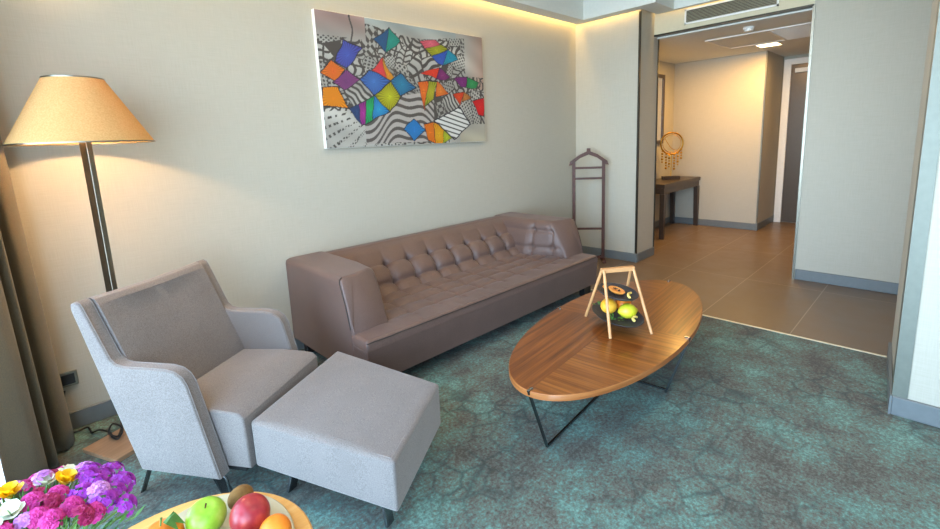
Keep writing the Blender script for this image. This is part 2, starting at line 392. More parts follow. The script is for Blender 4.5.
# ================================================================ SOFA
def nz(x, y, z=0): return noise.noise(Vector((x, y, z)))
def make_sofa():
    t = thing('sofa', 'long taupe tufted sofa with low box arms against the wall under the painting', 'sofa', (2.44, -.015, 0))
    W = 1.215
    # base body
    bm = bmesh.new(); prism(bm, [(-.995, .105), (0, .105), (0, .31), (-1.005, .31)], 'x', -W+.002, W-.002, bev=.012)
    obj('base', bm, 'sofa', t, smooth=True)
    # seat cushion with shallow tufts
    seam = [(-.54 + .2135*k) for k in range(-4, 9)]; rows = [-.80, -.655, -.52]
    def seat(u, v):
        x = (-W + 2*W*u)*.9975; y = -1.005 + .62*v
        ax = abs(x) ; inside = 1.0 if abs(x) < .945 else max(0, 1-(abs(x)-.945)/.03)
        h = 0
        if y > -.97:
            f = min(1, (y+.97)/.10)
            dx = min(abs(x-s) for s in seam); dy = min(abs(y-r) for r in rows)
            h -= inside*f*(.015*math.exp(-dx/.010) * (1 if y > -.86 else max(0, 1-(-.86-y)/.06)) + .016*math.exp(-dy/.012))
            h += inside*f*.008*min(1, dx/.08)*min(1, dy/.06)
        h += .004*nz(x*9, y*5) + .006*nz(x*34, y*2.2)*math.exp(-abs(y+.97)/.05)*math.exp(-((x+.45)/.45)**2)
        e = max(0, 1-(min(v, .03)/.03)); h -= .018*e*e
        ee = max(0, 1-(min(u, 1-u, .008)/.008)); h -= .015*ee*ee
        return (x, y, .372+h)
    bm = bmesh.new(); vs = grid(bm, seat, 240, 60)
    # skirt of the cushion
    def side(vl, off):
        low = [bm.verts.new((v.co.x+off[0], v.co.y+off[1], .308)) for v in vl]
        for i in range(len(vl)-1): bm.faces.new([vl[i], vl[i+1], low[i+1], low[i]])
    side(vs[0], (0, -.002)); side([r[0] for r in vs], (0, 0)); side([r[-1] for r in vs], (0, 0)); side(vs[-1], (0, 0))
    seat_o = obj('seat_cushion', bm, 'sofa', t, smooth=True, angle=70)
    bm = bmesh.new()
    tube(bm, [(-W+.003+ (2*W-.006)*i/60, -1.006+.002*nz(i*.7, 3), .357+.003*nz(i*.4, 1)) for i in range(61)], .0032, 6)
    obj('piping', bm, 'sofapipe', seat_o)
    # backrest
    bseam = [(-.54 + .2135*k) for k in range(-3, 8)]
    def back(u, v):
        x = -1.07 + 2.14*u
        # profile v: 0 seat junction -> .7 top edge -> 1 wall
        if v < .8:
            a = v/.8; y = -.435 + .32*a**.9; z = .355 + .325*a; n = Vector((0, -.76, .65))
            # rounded top edge
            if a > .85: y += .03*((a-.85)/.15)**2; z -= .004*((a-.85)/.15)**2
            r1, r2 = .60, .245
            dx = min(abs(x-s) for s in bseam)
            up = 1 if r2 < a < r1 else (math.exp(-(a-r1)/.10) if a >= r1 else .75)
            d = -.042*math.exp(-dx/.018)*up + .012*min(1, dx/.07)*(1 if a < r1 else math.exp(-(a-r1)/.2))
            d -= .020*math.exp(-abs(a-r1)/.035)*(.45+.55*math.exp(-dx/.04)); d -= .022*math.exp(-abs(a-r2)/.045)
            if r2 < a < r1: d += .016*math.sin(PI*(a-r2)/(r1-r2))**.6
            d -= .022*math.exp(-((dx/.02)**2+((a-r1)/.045)**2)) + .014*math.exp(-((dx/.02)**2+((a-r2)/.05)**2))
            d *= min(1, (1-a)/.15 + .0)
            d *= max(0, min(1, (1.06-abs(x))/.03))
            return (x, y+n.y*d, z+n.z*d)
        b = (v-.8)/.2; return (x, -.085+.085*b, .676+.012*math.sin(PI*min(1, b*1.0))**.5)
    bm = bmesh.new(); vs = grid(bm, back, 260, 70)
    for vl in ([r[0] for r in vs], [r[-1] for r in vs]):
        base = [bm.verts.new((v.co.x, -.0, v.co.z)) for v in vl]
        for i in range(len(vl)-1): bm.faces.new([vl[i], vl[i+1], base[i+1], base[i]])
    obj('backrest', bm, 'sofa', t, smooth=True, angle=80)
    bm = bmesh.new(); box(bm, -.96, .96, -.07, 0, .31, .66); obj('back_frame', bm, 'sofa', t)
    # arms: top, slanted rounded front panel
    for s in (-1, 1):
        def arm(s=s):
            xo, xi = W, W-.275
            def hexa(u, v):
                # u around: outer bottom, outer top, inner top, inner bottom ; v along depth 0(front)..1(back)
                return None
            bm = bmesh.new()
            nx, ny = 16, 30
            def P(a, yb, zt):
                return a
            # box with slanted front: front y depends on z and x
            def fy(x, z):   # front plane
                k = (z-.31)/.38; q = (xo-abs(x))/(xo-xi)
                return -.855 + .115*k*k*.6 + .115*k*.35 + .08*q*q*k
            ring = []
            N = []
            # cross-section path outer bottom -> outer top -> inner top -> inner bottom
            zt = .69
            path = [(xo, .11)] + [(xo, .31+(zt-.03-.31)*i/8) for i in range(1, 9)] + [(xo-.006, zt-.010), (xo-.025, zt)] + [(xo-.05-(xo-xi-.10)*i/5, zt+.002) for i in range(6)] + [(xi+.03, zt-.001), (xi+.01, zt-.012)] + [(xi, zt-.035-(zt-.035-.31)*i/28) for i in range(29)]
            rows = 80
            for j in range(rows+1):
                v = j/rows; r = []
                for (x, z) in path:
                    y0 = fy(x, z); y = y0 + (0-y0)*v
                    xx = x; t_ = min(1, max(0, (y+.80)/.35)); k_ = min(1, max(0, (z-.37)/.30))
                    wb = .262 + .13*t_; wt_ = .262 + .05*t_; wi = wb*(1-k_) + wt_*k_
                    g = (xo-x)/(xo-xi)          # 0 outer .. 1 inner
                    if x < xo-.01: xx = xo - g*wi
                    if g > .98 and y > -.86:    # tufted inner face
                        d = -.014*math.sin(PI*min(1, max(0, (z-.37)/.30)))**.5
                        for by in (-.52, -.71): d += .016*math.exp(-abs(y-by)/.012)
                        for bz in (.60, .45): d += .016*math.exp(-abs(z-bz)/.011)
                        for by in (-.52, -.71):
                            for bz in (.60, .45): d += .024*math.exp(-(((y-by)/.02)**2+((z-bz)/.02)**2))
                        xx += d*min(1, v/.06)
                    # round front edges
                    if j == 0: 
                        pass
                    r.append(bm.verts.new((s*xx, y, z)))
                ring.append(r)
            for j in range(rows):
                for i in range(len(path)-1): bm.faces.new([ring[j][i], ring[j][i+1], ring[j+1][i+1], ring[j+1][i]])
            # front panel: fan grid between outer and inner paths
            F = ring[0]; cen = Vector((0, 0, 0))
            for v in F: cen += v.co
            inset = []
            for v in F:
                c2 = Vector((s*(xo-.13), 0, min(max(v.co.z, .36), .62)))
                p = v.co.lerp(Vector((c2.x, v.co.y, c2.z)), .12); p.y = fy(p.x, p.z)-.012; inset.append(bm.verts.new(p))
            for i in range(len(F)-1): bm.faces.new([F[i], F[i+1], inset[i+1], inset[i]])
            m = len(inset)
            bm.faces.new([F[0], inset[0], inset[-1], F[-1]])
            bm.faces.new(inset)
            bm.faces.new(ring[-1])
            bmesh.ops.triangulate(bm, faces=[f for f in bm.faces if len(f.verts) > 4])
            pp = [v.co.copy() for v in F[:]]
            o = obj('arm', bm, 'sofa', t, smooth=True, angle=60)
            pb = bmesh.new(); tube(pb, [p+Vector((-s*.0, -.001, 0)) for p in pp[2:11]], .003, 6); obj('piping', pb, 'sofapipe', o)
        arm()
    for x in (-1.12, 1.12):
        for y in (-.93, -.08):
            bm = bmesh.new()
            prism(bm, [(x-.05, 0.0), (x+.05, 0.0), (x+.055, .105), (x-.055, .105)], 'y', y-.03, y+.03, bev=.004, seg=1)
            obj('leg', bm, 'black', t)
    return t
make_sofa()

# ================================================================ ARMCHAIR
def seamline(bm, pts, r=.0016): tube(bm, pts, r, 5)
def make_armchair():
    t = thing('armchair', 'grey wool armchair with flat sloping arms standing in front of the floor lamp', 'armchair', (.679, -1.037, 0), -.984)
    H = .346; T = .06
    side = [(-.385, .13), (-.603, .835), (-.60, .858), (-.578, .868), (-.558, .858), (-.548, .84), (-.455, .625), (-.43, .603), (-.39, .595), (-.19, .597), (-.145, .588), (-.112, .565), (-.094, .53), (0, .13)]
    for s in (-1, 1):
        a, b = (H-T, H) if s > 0 else (-H, -H+T)
        bm = bmesh.new(); prism(bm, side, 'y', a, b, bev=.007, seg=3)
        for v in bm.verts: pass
        o = obj('arm', bm, 'grey', t, smooth=True, angle=50)
        sb = bmesh.new()
        for y in (s*H - s*.008, s*(H-T)+s*.008):
            y2 = y
            seamline(sb, [(p[0]+.002, y2, p[1]+.001) for p in side[3:]], .0016)
        obj('seam', sb, 'greyseam', o)
    # backrest between the arms, slight hollow
    def back(u, v):
        y = -(H-T) + 2*(H-T)*u; c = (2*u-1)
        prof = [(-.385, .16), (-.60, .845), (-.592, .860), (-.575, .868), (-.550, .862), (-.528, .835), (-.335, .37), (-.30, .20)]
        k = v*(len(prof)-1); i = min(int(k), len(prof)-2); f = k-i
        x = prof[i][0]*(1-f)+prof[i+1][0]*f; z = prof[i][1]*(1-f)+prof[i+1][1]*f
        if i >= 5: x += -.006*(1-c*c)
        z += -.006*(1-c*c) if z > .8 else 0
        return (x, y, z)
    bm = bmesh.new(); vs = grid(bm, back, 16, 42)
    for vl in ([r[0] for r in vs], [r[-1] for r in vs]): bm.faces.new(vl)
    bm.faces.new(vs[0]+vs[-1][::-1])
    obj('backrest', bm, 'grey', t, smooth=True, angle=50)
    # seat: fills between arms, projects beyond them
    w = H-T-.002; wf = H-T+.0
    pts = [(-.37, .14), (.100, .145), (.096, .37), (.072, .392), (-.10, .400), (-.34, .385)]
    bm = bmesh.new()
    def seat_side(y0, y1):
        prism(bm, pts, 'y', y0, y1, bev=.012, seg=4)
    seat_side(-w, w)
    for v in bm.verts:
        if v.co.x > .03: pass
    o = obj('seat', bm, 'grey', t, smooth=True, angle=40)
    for s in (-1, 1):
        sb = bmesh.new(); seamline(sb, [(.090, s*(w-.012), .15), (.091, s*(w-.010), .37), (.067, s*(w-.008), .3905), (-.05, s*(w-.006), .396)], .0018); obj('seam', sb, 'greyseam', o)
    bm = bmesh.new(); box(bm, -.34, .06, -w+.02, w-.02, .115, .15); obj('seat_frame', bm, 'black', t)
    # flat bar legs
    for s in (-1, 1):
        bm = bmesh.new(); y = s*(H-.03)
        tube(bm, bez([(-.02, y, .132), (.002, y, .118), (.012, y, .07), (.02, y, .0)], 5), .006, 8)
        bar(bm, (-.055, y-s*.012, .13), (-.02, y-s*.03, .0), .045, .008, (1, 0, 0))
        obj('leg', bm, 'smoke', t, smooth=True)
        bm = bmesh.new(); bar(bm, (-.37, y, .132), (-.43, y+s*.005, .0), .022, .006, (1, 0, 0))
        obj('leg', bm, 'smoke', t)
    return t
make_armchair()

# ================================================================ OTTOMAN
def make_ottoman():
    wp = [(.52, -1.27), (.785, -1.918), (1.238, -1.628), (1.095, -.935)]
    cx, cy, a = .87, -1.46, -1.162
    t = thing('ottoman', 'square grey wool ottoman in front of the armchair', 'ottoman', (cx, cy, 0), a)
    ca, sa = math.cos(a), math.sin(a)
    L = [((x-cx)*ca+(y-cy)*sa, -(x-cx)*sa+(y-cy)*ca) for x, y in wp]
    def bil(u, v, z):
        p = [Vector((*q, 0)) for q in L]
        r = (p[0].lerp(p[1], u)).lerp(p[3].lerp(p[2], u), v); return Vector((r.x, r.y, z))
    z0, z1 = .142, .348; n = 14
    bm = bmesh.new(); pts = {}
    def g(i, j, k):
        if (i, j, k) not in pts: pts[(i, j, k)] = bm.verts.new(bil(i/n, j/n, z0 if k == 0 else z1))
        return pts[(i, j, k)]
    for k in (0, 1):
        for i in range(n):
            for j in range(n): bm.faces.new([g(i, j, k), g(i+1, j, k), g(i+1, j+1, k), g(i, j+1, k)])
    for i in range(n):
        for j in (0, n): bm.faces.new([g(i, j, 0), g(i+1, j, 0), g(i+1, j, 1), g(i, j, 1)]); bm.faces.new([g(j, i, 0), g(j, i+1, 0), g(j, i+1, 1), g(j, i, 1)])
    bmesh.ops.recalc_face_normals(bm, faces=bm.faces[:])
    es = [e for e in bm.edges if len(e.link_faces) == 2 and e.calc_face_angle() > .6]
    bmesh.ops.bevel(bm, geom=es, offset=.016, segments=4, profile=.6, affect='EDGES', clamp_overlap=False)
    for v in bm.verts:
        if v.co.z > z1-.0005:
            q = v.co; d = max(0, 1-(abs(q.x)/.36)**2)*max(0, 1-(abs(q.y)/.30)**2); v.co.z += .016*d
    o = obj('cushion', bm, 'grey', t, smooth=True, angle=60)
    sb = bmesh.new(); e = .028
    cor = [bil(e, e, z1-.0005), bil(1-e, e, z1-.0005), bil(1-e, 1-e, z1-.0005), bil(e, 1-e, z1-.0005)]
    off = [bil(.008, .008, z1-.010), bil(.992, .008, z1-.010), bil(.992, .992, z1-.010), bil(.008, .992, z1-.010)]
    for i in range(4): seamline(sb, [cor[i], cor[(i+1) % 4]], .0022)
    for i in range(4): seamline(sb, [cor[i], off[i], Vector((off[i].x, off[i].y, z0+.02))], .0018)
    obj('seam', sb, 'greyseam', o)
    for u, v in ((.16, .12), (.88, .14), (.88, .86), (.14, .86)):
        b = bil(u, v, 0); c = bil(.5+(u-.5)*.86, .5+(v-.5)*.86, .15); bm = bmesh.new()
        bar(bm, c, b, .045, .012, (1, 0, 0)); obj('leg', bm, 'smoke', t)
    bm = bmesh.new(); p = bil(.42, 1.0, .15); q = bil(.42, 1.08, .10); r = bil(.5, 1.07, .105); s = bil(.5, 1.0, .15)
    f = [bm.verts.new(x) for x in (p, q, r, s)]; bm.faces.new(f)
    rr = bmesh.ops.extrude_face_region(bm, geom=bm.faces[:]); [setattr(v, 'co', v.co+Vector((0, 0, .001))) for v in rr['geom'] if isinstance(v, bmesh.types.BMVert)]
    tg = obj('care_tag', bm, 'paper', t); tg['label'] = 'small white care label hanging below the edge'
make_ottoman()

# ================================================================ FLOOR LAMP
def make_lamp():
    t = thing('floor_lamp', 'tall floor lamp with a lit beige cone shade in the corner behind the armchair', 'floor lamp', (.228, -.37, 0), math.radians(24))
    obj('base', bx(-.175, .085, -.117, .143, 0, .022, bev=.002, seg=1), 'lampbase', t)
    obj('pole', bx(-.010, .014, -.027, .027, .022, 1.56, bev=.0015, seg=1), 'steel', t)
    bm = bmesh.new(); z0, z1, r0, r1 = 1.513, 1.80, .272, .112
    lathe(bm, [(r0, z0), (r1, z1), (r1-.003, z1), (r0-.003, z0), (r0, z0)], 64, cap0=False, cap1=False)
    sh = obj('lamp_shade', bm, 'shade', t, smooth=True)
    for r, z in ((r0, z0), (r1, z1)):
        bm = bmesh.new(); lathe(bm, [(r-.004, z-.003), (r+.0015, z-.003), (r+.0015, z+.003), (r-.004, z+.003), (r-.004, z-.003)], 64, cap0=False, cap1=False); obj('rim', bm, 'steel', sh)
    bm = bmesh.new()
    for k in range(3):
        a = 2*PI*k/3+.3; tube(bm, [(0, 0, 1.775), ((r1-.004)*math.cos(a), (r1-.004)*math.sin(a), 1.79)], .002, 6)
    obj('shade_carrier', bm, 'steel', sh); bm = bmesh.new()
    tube(bm, [(0, 0, 1.56), (0, 0, 1.60)], .018, 12); obj('bulb_holder', bm, 'steel', t)
    bm = bmesh.new(); lathe(bm, [(.012, 1.60), (.02, 1.62), (.03, 1.65), (.028, 1.68), (.015, 1.70)], 20)
    obj('bulb', bm, emis('bulb_glow', (1, .66, .32), 30), t, smooth=True)
    l = bpy.data.lights.new('lamp_bulb', 'POINT'); l.energy = 165; l.color = (1, .63, .30); l.shadow_soft_size = .035
    o = bpy.data.objects.new('lamp_bulb', l); C.objects.link(o); o.parent = t; o.location = (0, 0, 1.655)
make_lamp()
bm = bmesh.new()
tube(bm, bez([(-.012, -.04, .24), (-.03, -.06, .15), (-.05, -.05, .01), (.0, -.06, .006), (.05, -.06, .008), (.06, -.14, .008), (.09, -.19, .030), (.125, -.26, .032), (.13, -.33, .034), (.15, -.37, .036), (.175, -.33, .060), (.145, -.27, .075), (.12, -.30, .05), (.15, -.34, .034), (.175, -.29, .05), (.18, -.22, .05), (.19, -.16, .01), (.19, -.10, .008)], 8), .005, 6)
tag(obj('power_cord', bm, 'black', None, smooth=True), 'black power cord looped over the floor lamp base', 'cord')
t = thing('wall_socket', 'dark square wall socket between the curtain and the armchair', 'socket', (.012, 0, .285))
obj('plate', bx(-.04, .04, -.012, 0, -.04, .04, bev=.003), 'steel', t); obj('insert', bx(-.027, .027, -.016, -.011, -.027, .027), 'black', t)

# ================================================================ CURTAIN
bm = bmesh.new()
path = bez([(-.22, -.10, 0), (-.10, -.06, 0), (-.03, -.10, 0), (-.012, -.17, 0), (-.05, -.24, 0), (-.12, -.21, 0), (-.15, -.28, 0), (-.09, -.33, 0), (-.085, -.375, 0), (-.15, -.35, 0), (-.18, -.40, 0), (-.115, -.43, 0), (-.135, -.48, 0), (-.185, -.52, 0), (-.225, -.55, 0), (-.24, -.575, 0)], 10)
n = len(path)-1; ZT = 2.68
def cur(u, v):
    k = u*n; i = min(int(k), n-1); p = path[i].lerp(path[i+1], k-i); z = .012 + (ZT-.012)*v
    c = Vector((-.15, -.33, 0)); sc_ = 1 - .10*v + .02*math.sin(6*u+3*v); q = c + (p-c)*sc_ + Vector((-.05*v, 0, 0))
    return (q.x, q.y, z)
vs = grid(bm, cur, n, 30)
co = obj('curtain', bm, 'curtain', None, smooth=True, angle=180); so = co.modifiers.new('thickness', 'SOLIDIFY'); so.thickness = .004
tag(co, 'long olive grey curtain gathered in folds at the left window', 'curtain')
bm = bmesh.new(); sp = bez([(-.262 + (.032 if k % 2 else -.014), -.615-.07*k, 0) for k in range(16)], 6)
grid(bm, lambda u, v: (sp[min(int(u*(len(sp)-1)+.5), len(sp)-1)].x, sp[min(int(u*(len(sp)-1)+.5), len(sp)-1)].y, .01+2.67*v), len(sp)-1, 6)
tag(obj('sheer_curtain', bm, 'sheer', None, smooth=True, angle=180), 'white sheer curtain hanging in front of the bright window', 'sheer curtain')
bm = bmesh.new(); box(bm, -.32, -.04, -4.4, -.04, 2.68, 2.70); tag(obj('curtain_track', bm, 'white'), 'white ceiling track carrying the grey curtain', 'curtain track')

# ================================================================ PAINTING
POLYS = [('3a50a8', '5a3a90', [(0.126, 0.805), (0.213, 0.765), (0.13, 0.602), (0.077, 0.643)]),('e05a18', 'f0a020', [(0.056, 0.645), (0.121, 0.588), (0.065, 0.499), (0.004, 0.558)]),('6a3068', 'c060a0', [(0.129, 0.583), (0.19, 0.523), (0.113, 0.441), (0.057, 0.488)]),('f07808', 'ffb818', [(0.005, 0.45), (0.081, 0.449), (0.118, 0.306), (0.001, 0.319)]),('144a78', '206a98', [(0.281, 0.846), (0.37, 0.945), (0.346, 0.752)]),('128878', '20a080', [(0.37, 0.945), (0.435, 0.856), (0.346, 0.752)]),('d83040', 'f07030', [(0.259, 0.592), (0.327, 0.719), (0.335, 0.536)]),('f08018', '90b020', [(0.327, 0.719), (0.349, 0.634), (0.388, 0.549), (0.361, 0.527), (0.335, 0.536)]),('3a6ab0', '2a4a90', [(0.195, 0.53), (0.252, 0.603), (0.361, 0.522), (0.264, 0.4)]),('b8b818', '706018', [(0.264, 0.4), (0.361, 0.522), (0.418, 0.408), (0.345, 0.281)]),('207898', '2a4a90', [(0.361, 0.527), (0.418, 0.594), (0.505, 0.484), (0.414, 0.412)]),('203a68', '2a4070', [(0.124, 0.296), (0.176, 0.332), (0.184, 0.179)]),('a02888', '602068', [(0.176, 0.332), (0.218, 0.364), (0.205, 0.184), (0.184, 0.179)]),('18a058', '108850', [(0.218, 0.364), (0.264, 0.4), (0.246, 0.212), (0.205, 0.184)]),('2090c0', '2858a8', [(0.264, 0.4), (0.34, 0.276), (0.246, 0.212)]),('e06070', 'd04050', [(0.555, 0.874), (0.656, 0.911), (0.692, 0.879), (0.588, 0.823)]),('a0a018', '808010', [(0.588, 0.823), (0.692, 0.879), (0.743, 0.844), (0.63, 0.767)]),('2a50b0', '3060b8', [(0.63, 0.767), (0.743, 0.844), (0.699, 0.697), (0.665, 0.712)]),('1888a8', '20a0a8', [(0.743, 0.844), (0.806, 0.767), (0.699, 0.697)]),('e83018', 'e04020', [(0.546, 0.62), (0.677, 0.675), (0.648, 0.574)]),('802868', '601858', [(0.677, 0.675), (0.745, 0.603), (0.712, 0.573), (0.648, 0.574)]),('f06818', 'e05010', [(0.527, 0.529), (0.596, 0.549), (0.56, 0.298)]),('a8a020', '688018', [(0.596, 0.549), (0.651, 0.549), (0.62, 0.392), (0.563, 0.333)]),('f07828', 'd85018', [(0.652, 0.559), (0.728, 0.447), (0.641, 0.416)]),('702068', '903080', [(0.777, 0.588), (0.87, 0.616), (0.866, 0.517), (0.82, 0.514)]),('309050', '208040', [(0.87, 0.616), (0.963, 0.569), (0.937, 0.517), (0.866, 0.517)]),('e04018', 'c83810', [(0.761, 0.441), (0.841, 0.48), (0.813, 0.346)]),('b87030', 'a06028', [(0.841, 0.48), (0.898, 0.421), (0.826, 0.375)]),('e01818', 'd01020', [(0.909, 0.392), (1.004, 0.426), (0.995, 0.249), (0.953, 0.263)]),('2070b8', '2890c0', [(0.484, 0.219), (0.552, 0.127), (0.481, 0.037), (0.423, 0.13)]),('e86810', 'f08818', [(0.55, 0.179), (0.612, 0.192), (0.624, 0.002), (0.574, 0.033)]),('f0a010', 'e88810', [(0.612, 0.192), (0.689, 0.123), (0.667, -0.001), (0.624, 0.002)]),('a8b020', '88a018', [(0.689, 0.123), (0.741, 0.051), (0.667, -0.001)]),('e8e6e0', 'LINE', [(0.623, 0.206), (0.801, 0.323), (0.877, 0.176), (0.757, 0.037)])]
def make_painting():
    W, H, D = 1.652, .955, .038
    t = thing('painting', 'wide abstract canvas of coloured quilt-like patches and black line patterns above the sofa', 'painting', (1.6, -.001, 1.434))
    obj('canvas_edge', bx(0, W, -D, 0, 0, H, bev=.002, seg=1), 'white', t)
    NX, NY = 460, 266
    rng = np.random.RandomState(11)
    X, Y = np.meshgrid(np.arange(NX+1)/NX, np.arange(NY+1)/NY); asp = W/H
    def lin(h):
        v = np.array([int(h[i:i+2], 16)/255 for i in (0, 2, 4)]); return v
    def sm(seed, fx, fy):
        r = np.random.RandomState(seed); o = np.zeros_like(X)
        for k in range(5):
            a, b, p = r.uniform(-fx, fx), r.uniform(-fy, fy), r.uniform(0, 6.28); o += np.sin(a*X+b*Y+p)/5*1.6
        return o
    img = np.ones(X.shape+(3,))*lin('cfcbc0')
    img += (sm(1, 9, 7)*.05)[..., None]
    def tint(mask, col, k): 
        m = np.clip(mask, 0, 1)[..., None]*k; img[:] = img*(1-m)+lin(col)*m
    tint((Y-.80)*6*(X < .24)+0*X, 'c89a90', .75); tint((X-.85)*7*(Y > .5), 'd8a890', .7); tint((.25-Y)*4*(X > .8), 'd8c8a0', .6)
    tint((Y-.9)*9*(X > .24)*(X < .8), 'b8cccc', .7)
    # patches of line pattern
    Wx = X*asp + .03*sm(3, 14, 14); Wy = Y + .03*sm(4, 14, 14)
    seeds = rng.rand(64, 2)*[asp, 1]
    d = np.stack([(Wx-s[0])**2+(Wy-s[1])**2 for s in seeds]); idx = np.argsort(d, axis=0); c = idx[0]
    ds = np.sort(d, axis=0); edge = np.sqrt(ds[1])-np.sqrt(ds[0])
    dark = np.zeros_like(X)
    for k in range(len(seeds)):
        a = rng.uniform(0, PI); f = rng.uniform(48, 84); ty = rng.randint(0, 4); ca, sa = math.cos(a), math.sin(a)
        p = (Wx*ca+Wy*sa)*f*2 ; q = (-Wx*sa+Wy*ca)*f*2
        wob = .9*np.sin(q*.35)
        if ty == 0: v = np.sin(p+wob) > .1
        elif ty == 1: v = (np.sin(p) > .1) ^ (np.sin(q*.8) > .5)
        elif ty == 2: v = (np.sin(p*.8+wob*1.6) > .45) | (np.sin(q*.5+p*.1) > .86)
        else:
            v = np.sin(np.hypot((np.mod(p, 5)-2.5), (np.mod(q, 5)-2.5))*2.4) > .1
        dark = np.where(c == k, v, dark)
    edge_d = edge < .006
    fadeout = (Y > .93+.03*np.sin(9*X)) | ((X < .24) & (Y > .83)) | ((X > .86) & (Y > .62)) | ((X > .72) & (Y < .17)) | ((X < .28) & (Y < .28) & (np.sin(40*np.arctan2(Y-.35, X-.35)) < .55))
    dark = np.where(fadeout, 0, dark)
    ink = lin('4c4642'); mid = lin('8a8480')
    shade = .85+.12*sm(8, 30, 30)
    base = img*np.clip(shade, .7, 1.05)[..., None]
    img = np.where(dark[..., None] > 0, ink*1.0, base)
    img = np.where((edge_d & ~fadeout)[..., None], ink, img)
    # wide wavy bands at lower left
    band = (Y < .36+.25*(X-.2)) & (X > .2) & (X < .62) & (Y > .02)
    v = np.sin((Y+.10*np.sin(11*X)+.03*np.sin(31*X)-.22*X)*96) > .2
    img = np.where(band[..., None], np.where(v[..., None], ink*1.15, lin('b0a8a0')), img)
    def inside(pl, XX, YY):
        r = np.zeros(XX.shape, bool); n = len(pl)
        for i in range(n):
            x1, y1 = pl[i]; x2, y2 = pl[(i+1) % n]
            cnd = ((y1 > YY) != (y2 > YY)) & (XX < (x2-x1)*(YY-y1)/((y2-y1) or 1e-9)+x1); r ^= cnd
        return r
    jx = X+.004*sm(21, 60, 60); jy = Y+.006*sm(22, 60, 60)
    for a, b, pl in POLYS:
        pl = [tuple(p) for p in pl]; cx = sum(p[0] for p in pl)/len(pl); cy = sum(p[1] for p in pl)/len(pl)
        big = [(cx+(x-cx)*1.10, cy+(y-cy)*1.10) for x, y in pl]
        img = np.where(inside(big, jx, jy)[..., None], lin('2a2630'), img)
        m = inside(pl, jx, jy)
        rad = max(math.hypot((p[0]-cx)*asp, p[1]-cy) for p in pl)
        if b == 'LINE':
            v = np.sin((Y*1.0+.45*X)*150) > .55; colr = np.where(v[..., None], lin('4a4642'), lin('dedcd4'))
        else:
            g = np.clip(np.hypot((X-cx)*asp, Y-cy)/rad, 0, 1)**.9
            st = .5+.5*np.sin(np.arctan2(Y-cy, (X-cx)*asp)*26+sm(5, 40, 40)*3)
            hi = np.clip(lin(a)*1.1+.06, 0, 1)
            g = g[..., None]; colr = hi*(1-g)+(lin(a)*.55+lin(b)*.45)*g
            colr = colr*(1-.3*st[..., None])
        img = np.where(m[..., None], colr, img)
    x0 = np.abs(X-.168-.006*np.sin(30*Y)) < .004
    img = np.where((x0 & (Y > .80))[..., None], ink, img)
    img = np.clip(img, 0, 1)
    bm = bmesh.new()
    me = bpy.data.meshes.new('painted_face')
    co = np.stack([X*(W-.004)+.002, np.full_like(X, -D-.0012), Y*(H-.004)+.002], -1).reshape(-1, 3)
    i = np.arange((NX+1)*(NY+1)).reshape(NY+1, NX+1)
    F = np.stack([i[:-1, :-1], i[:-1, 1:], i[1:, 1:], i[1:, :-1]], -1).reshape(-1, 4)
    me.from_pydata(co.tolist(), [], F.tolist())
    at = me.color_attributes.new('paint', 'FLOAT_COLOR', 'POINT')
    L = np.where(img <= .04045, img/12.92, ((img+.055)/1.055)**2.4)*.8
    at.data.foreach_set('color', np.concatenate([L, np.ones(L.shape[:2]+(1,))], -1).astype(np.float32).ravel())
    x = NT('oil_paint'); va = x.n('ShaderNodeVertexColor', layer_name='paint'); x.set(Base_Color=va.outputs[0], Roughness=.55)
    me.materials.append(x.m); me.update()
    o = bpy.data.objects.new('painted_face', me); C.objects.link(o); o.parent = t
    bm.free()
make_painting()

# ================================================================ VALET STAND
def make_valet():
    a = math.atan2(-.80, .60)
    t = thing('valet_stand', 'dark walnut clothes valet stand with hanger top beside the sofa', 'valet stand', (4.625, -.325, 0), a)
    w = .165
    for s in (-1, 1):
        bm = bmesh.new(); bar(bm, (s*w, 0, .03), (s*w, 0, 1.17), .034, .026, (0, 1, 0)); obj('upright', bm, 'walnut', t)
        bm = bmesh.new(); box(bm, s*w-.02, s*w+.02, -.14, .14, 0, .03, bev=.006); obj('foot', bm, 'walnut', t)
    for z in (.38, .965, 1.085):
        bm = bmesh.new(); box(bm, -w, w, -.008, .008, z-.012, z+.012); obj('crossbar', bm, 'walnut', t)
    bm = bmesh.new(); L = [(-.22, 1.115), (-.205, 1.16), (-.10, 1.235), (-.02, 1.27), (-.02, 1.305), (.02, 1.305), (.02, 1.27), (.10, 1.235), (.205, 1.16), (.22, 1.115), (.185, 1.12), (.165, 1.145), (.09, 1.20), (0, 1.235), (-.09, 1.20), (-.165, 1.145), (-.185, 1.12)]
    prism(bm, L, 'y', -.018, .018, bev=.004, seg=2); obj('hanger', bm, 'walnut', t)
    bm = bmesh.new(); box(bm, -w, w, -.012, .012, .03, .055); obj('base_bar', bm, 'walnut', t)
make_valet()

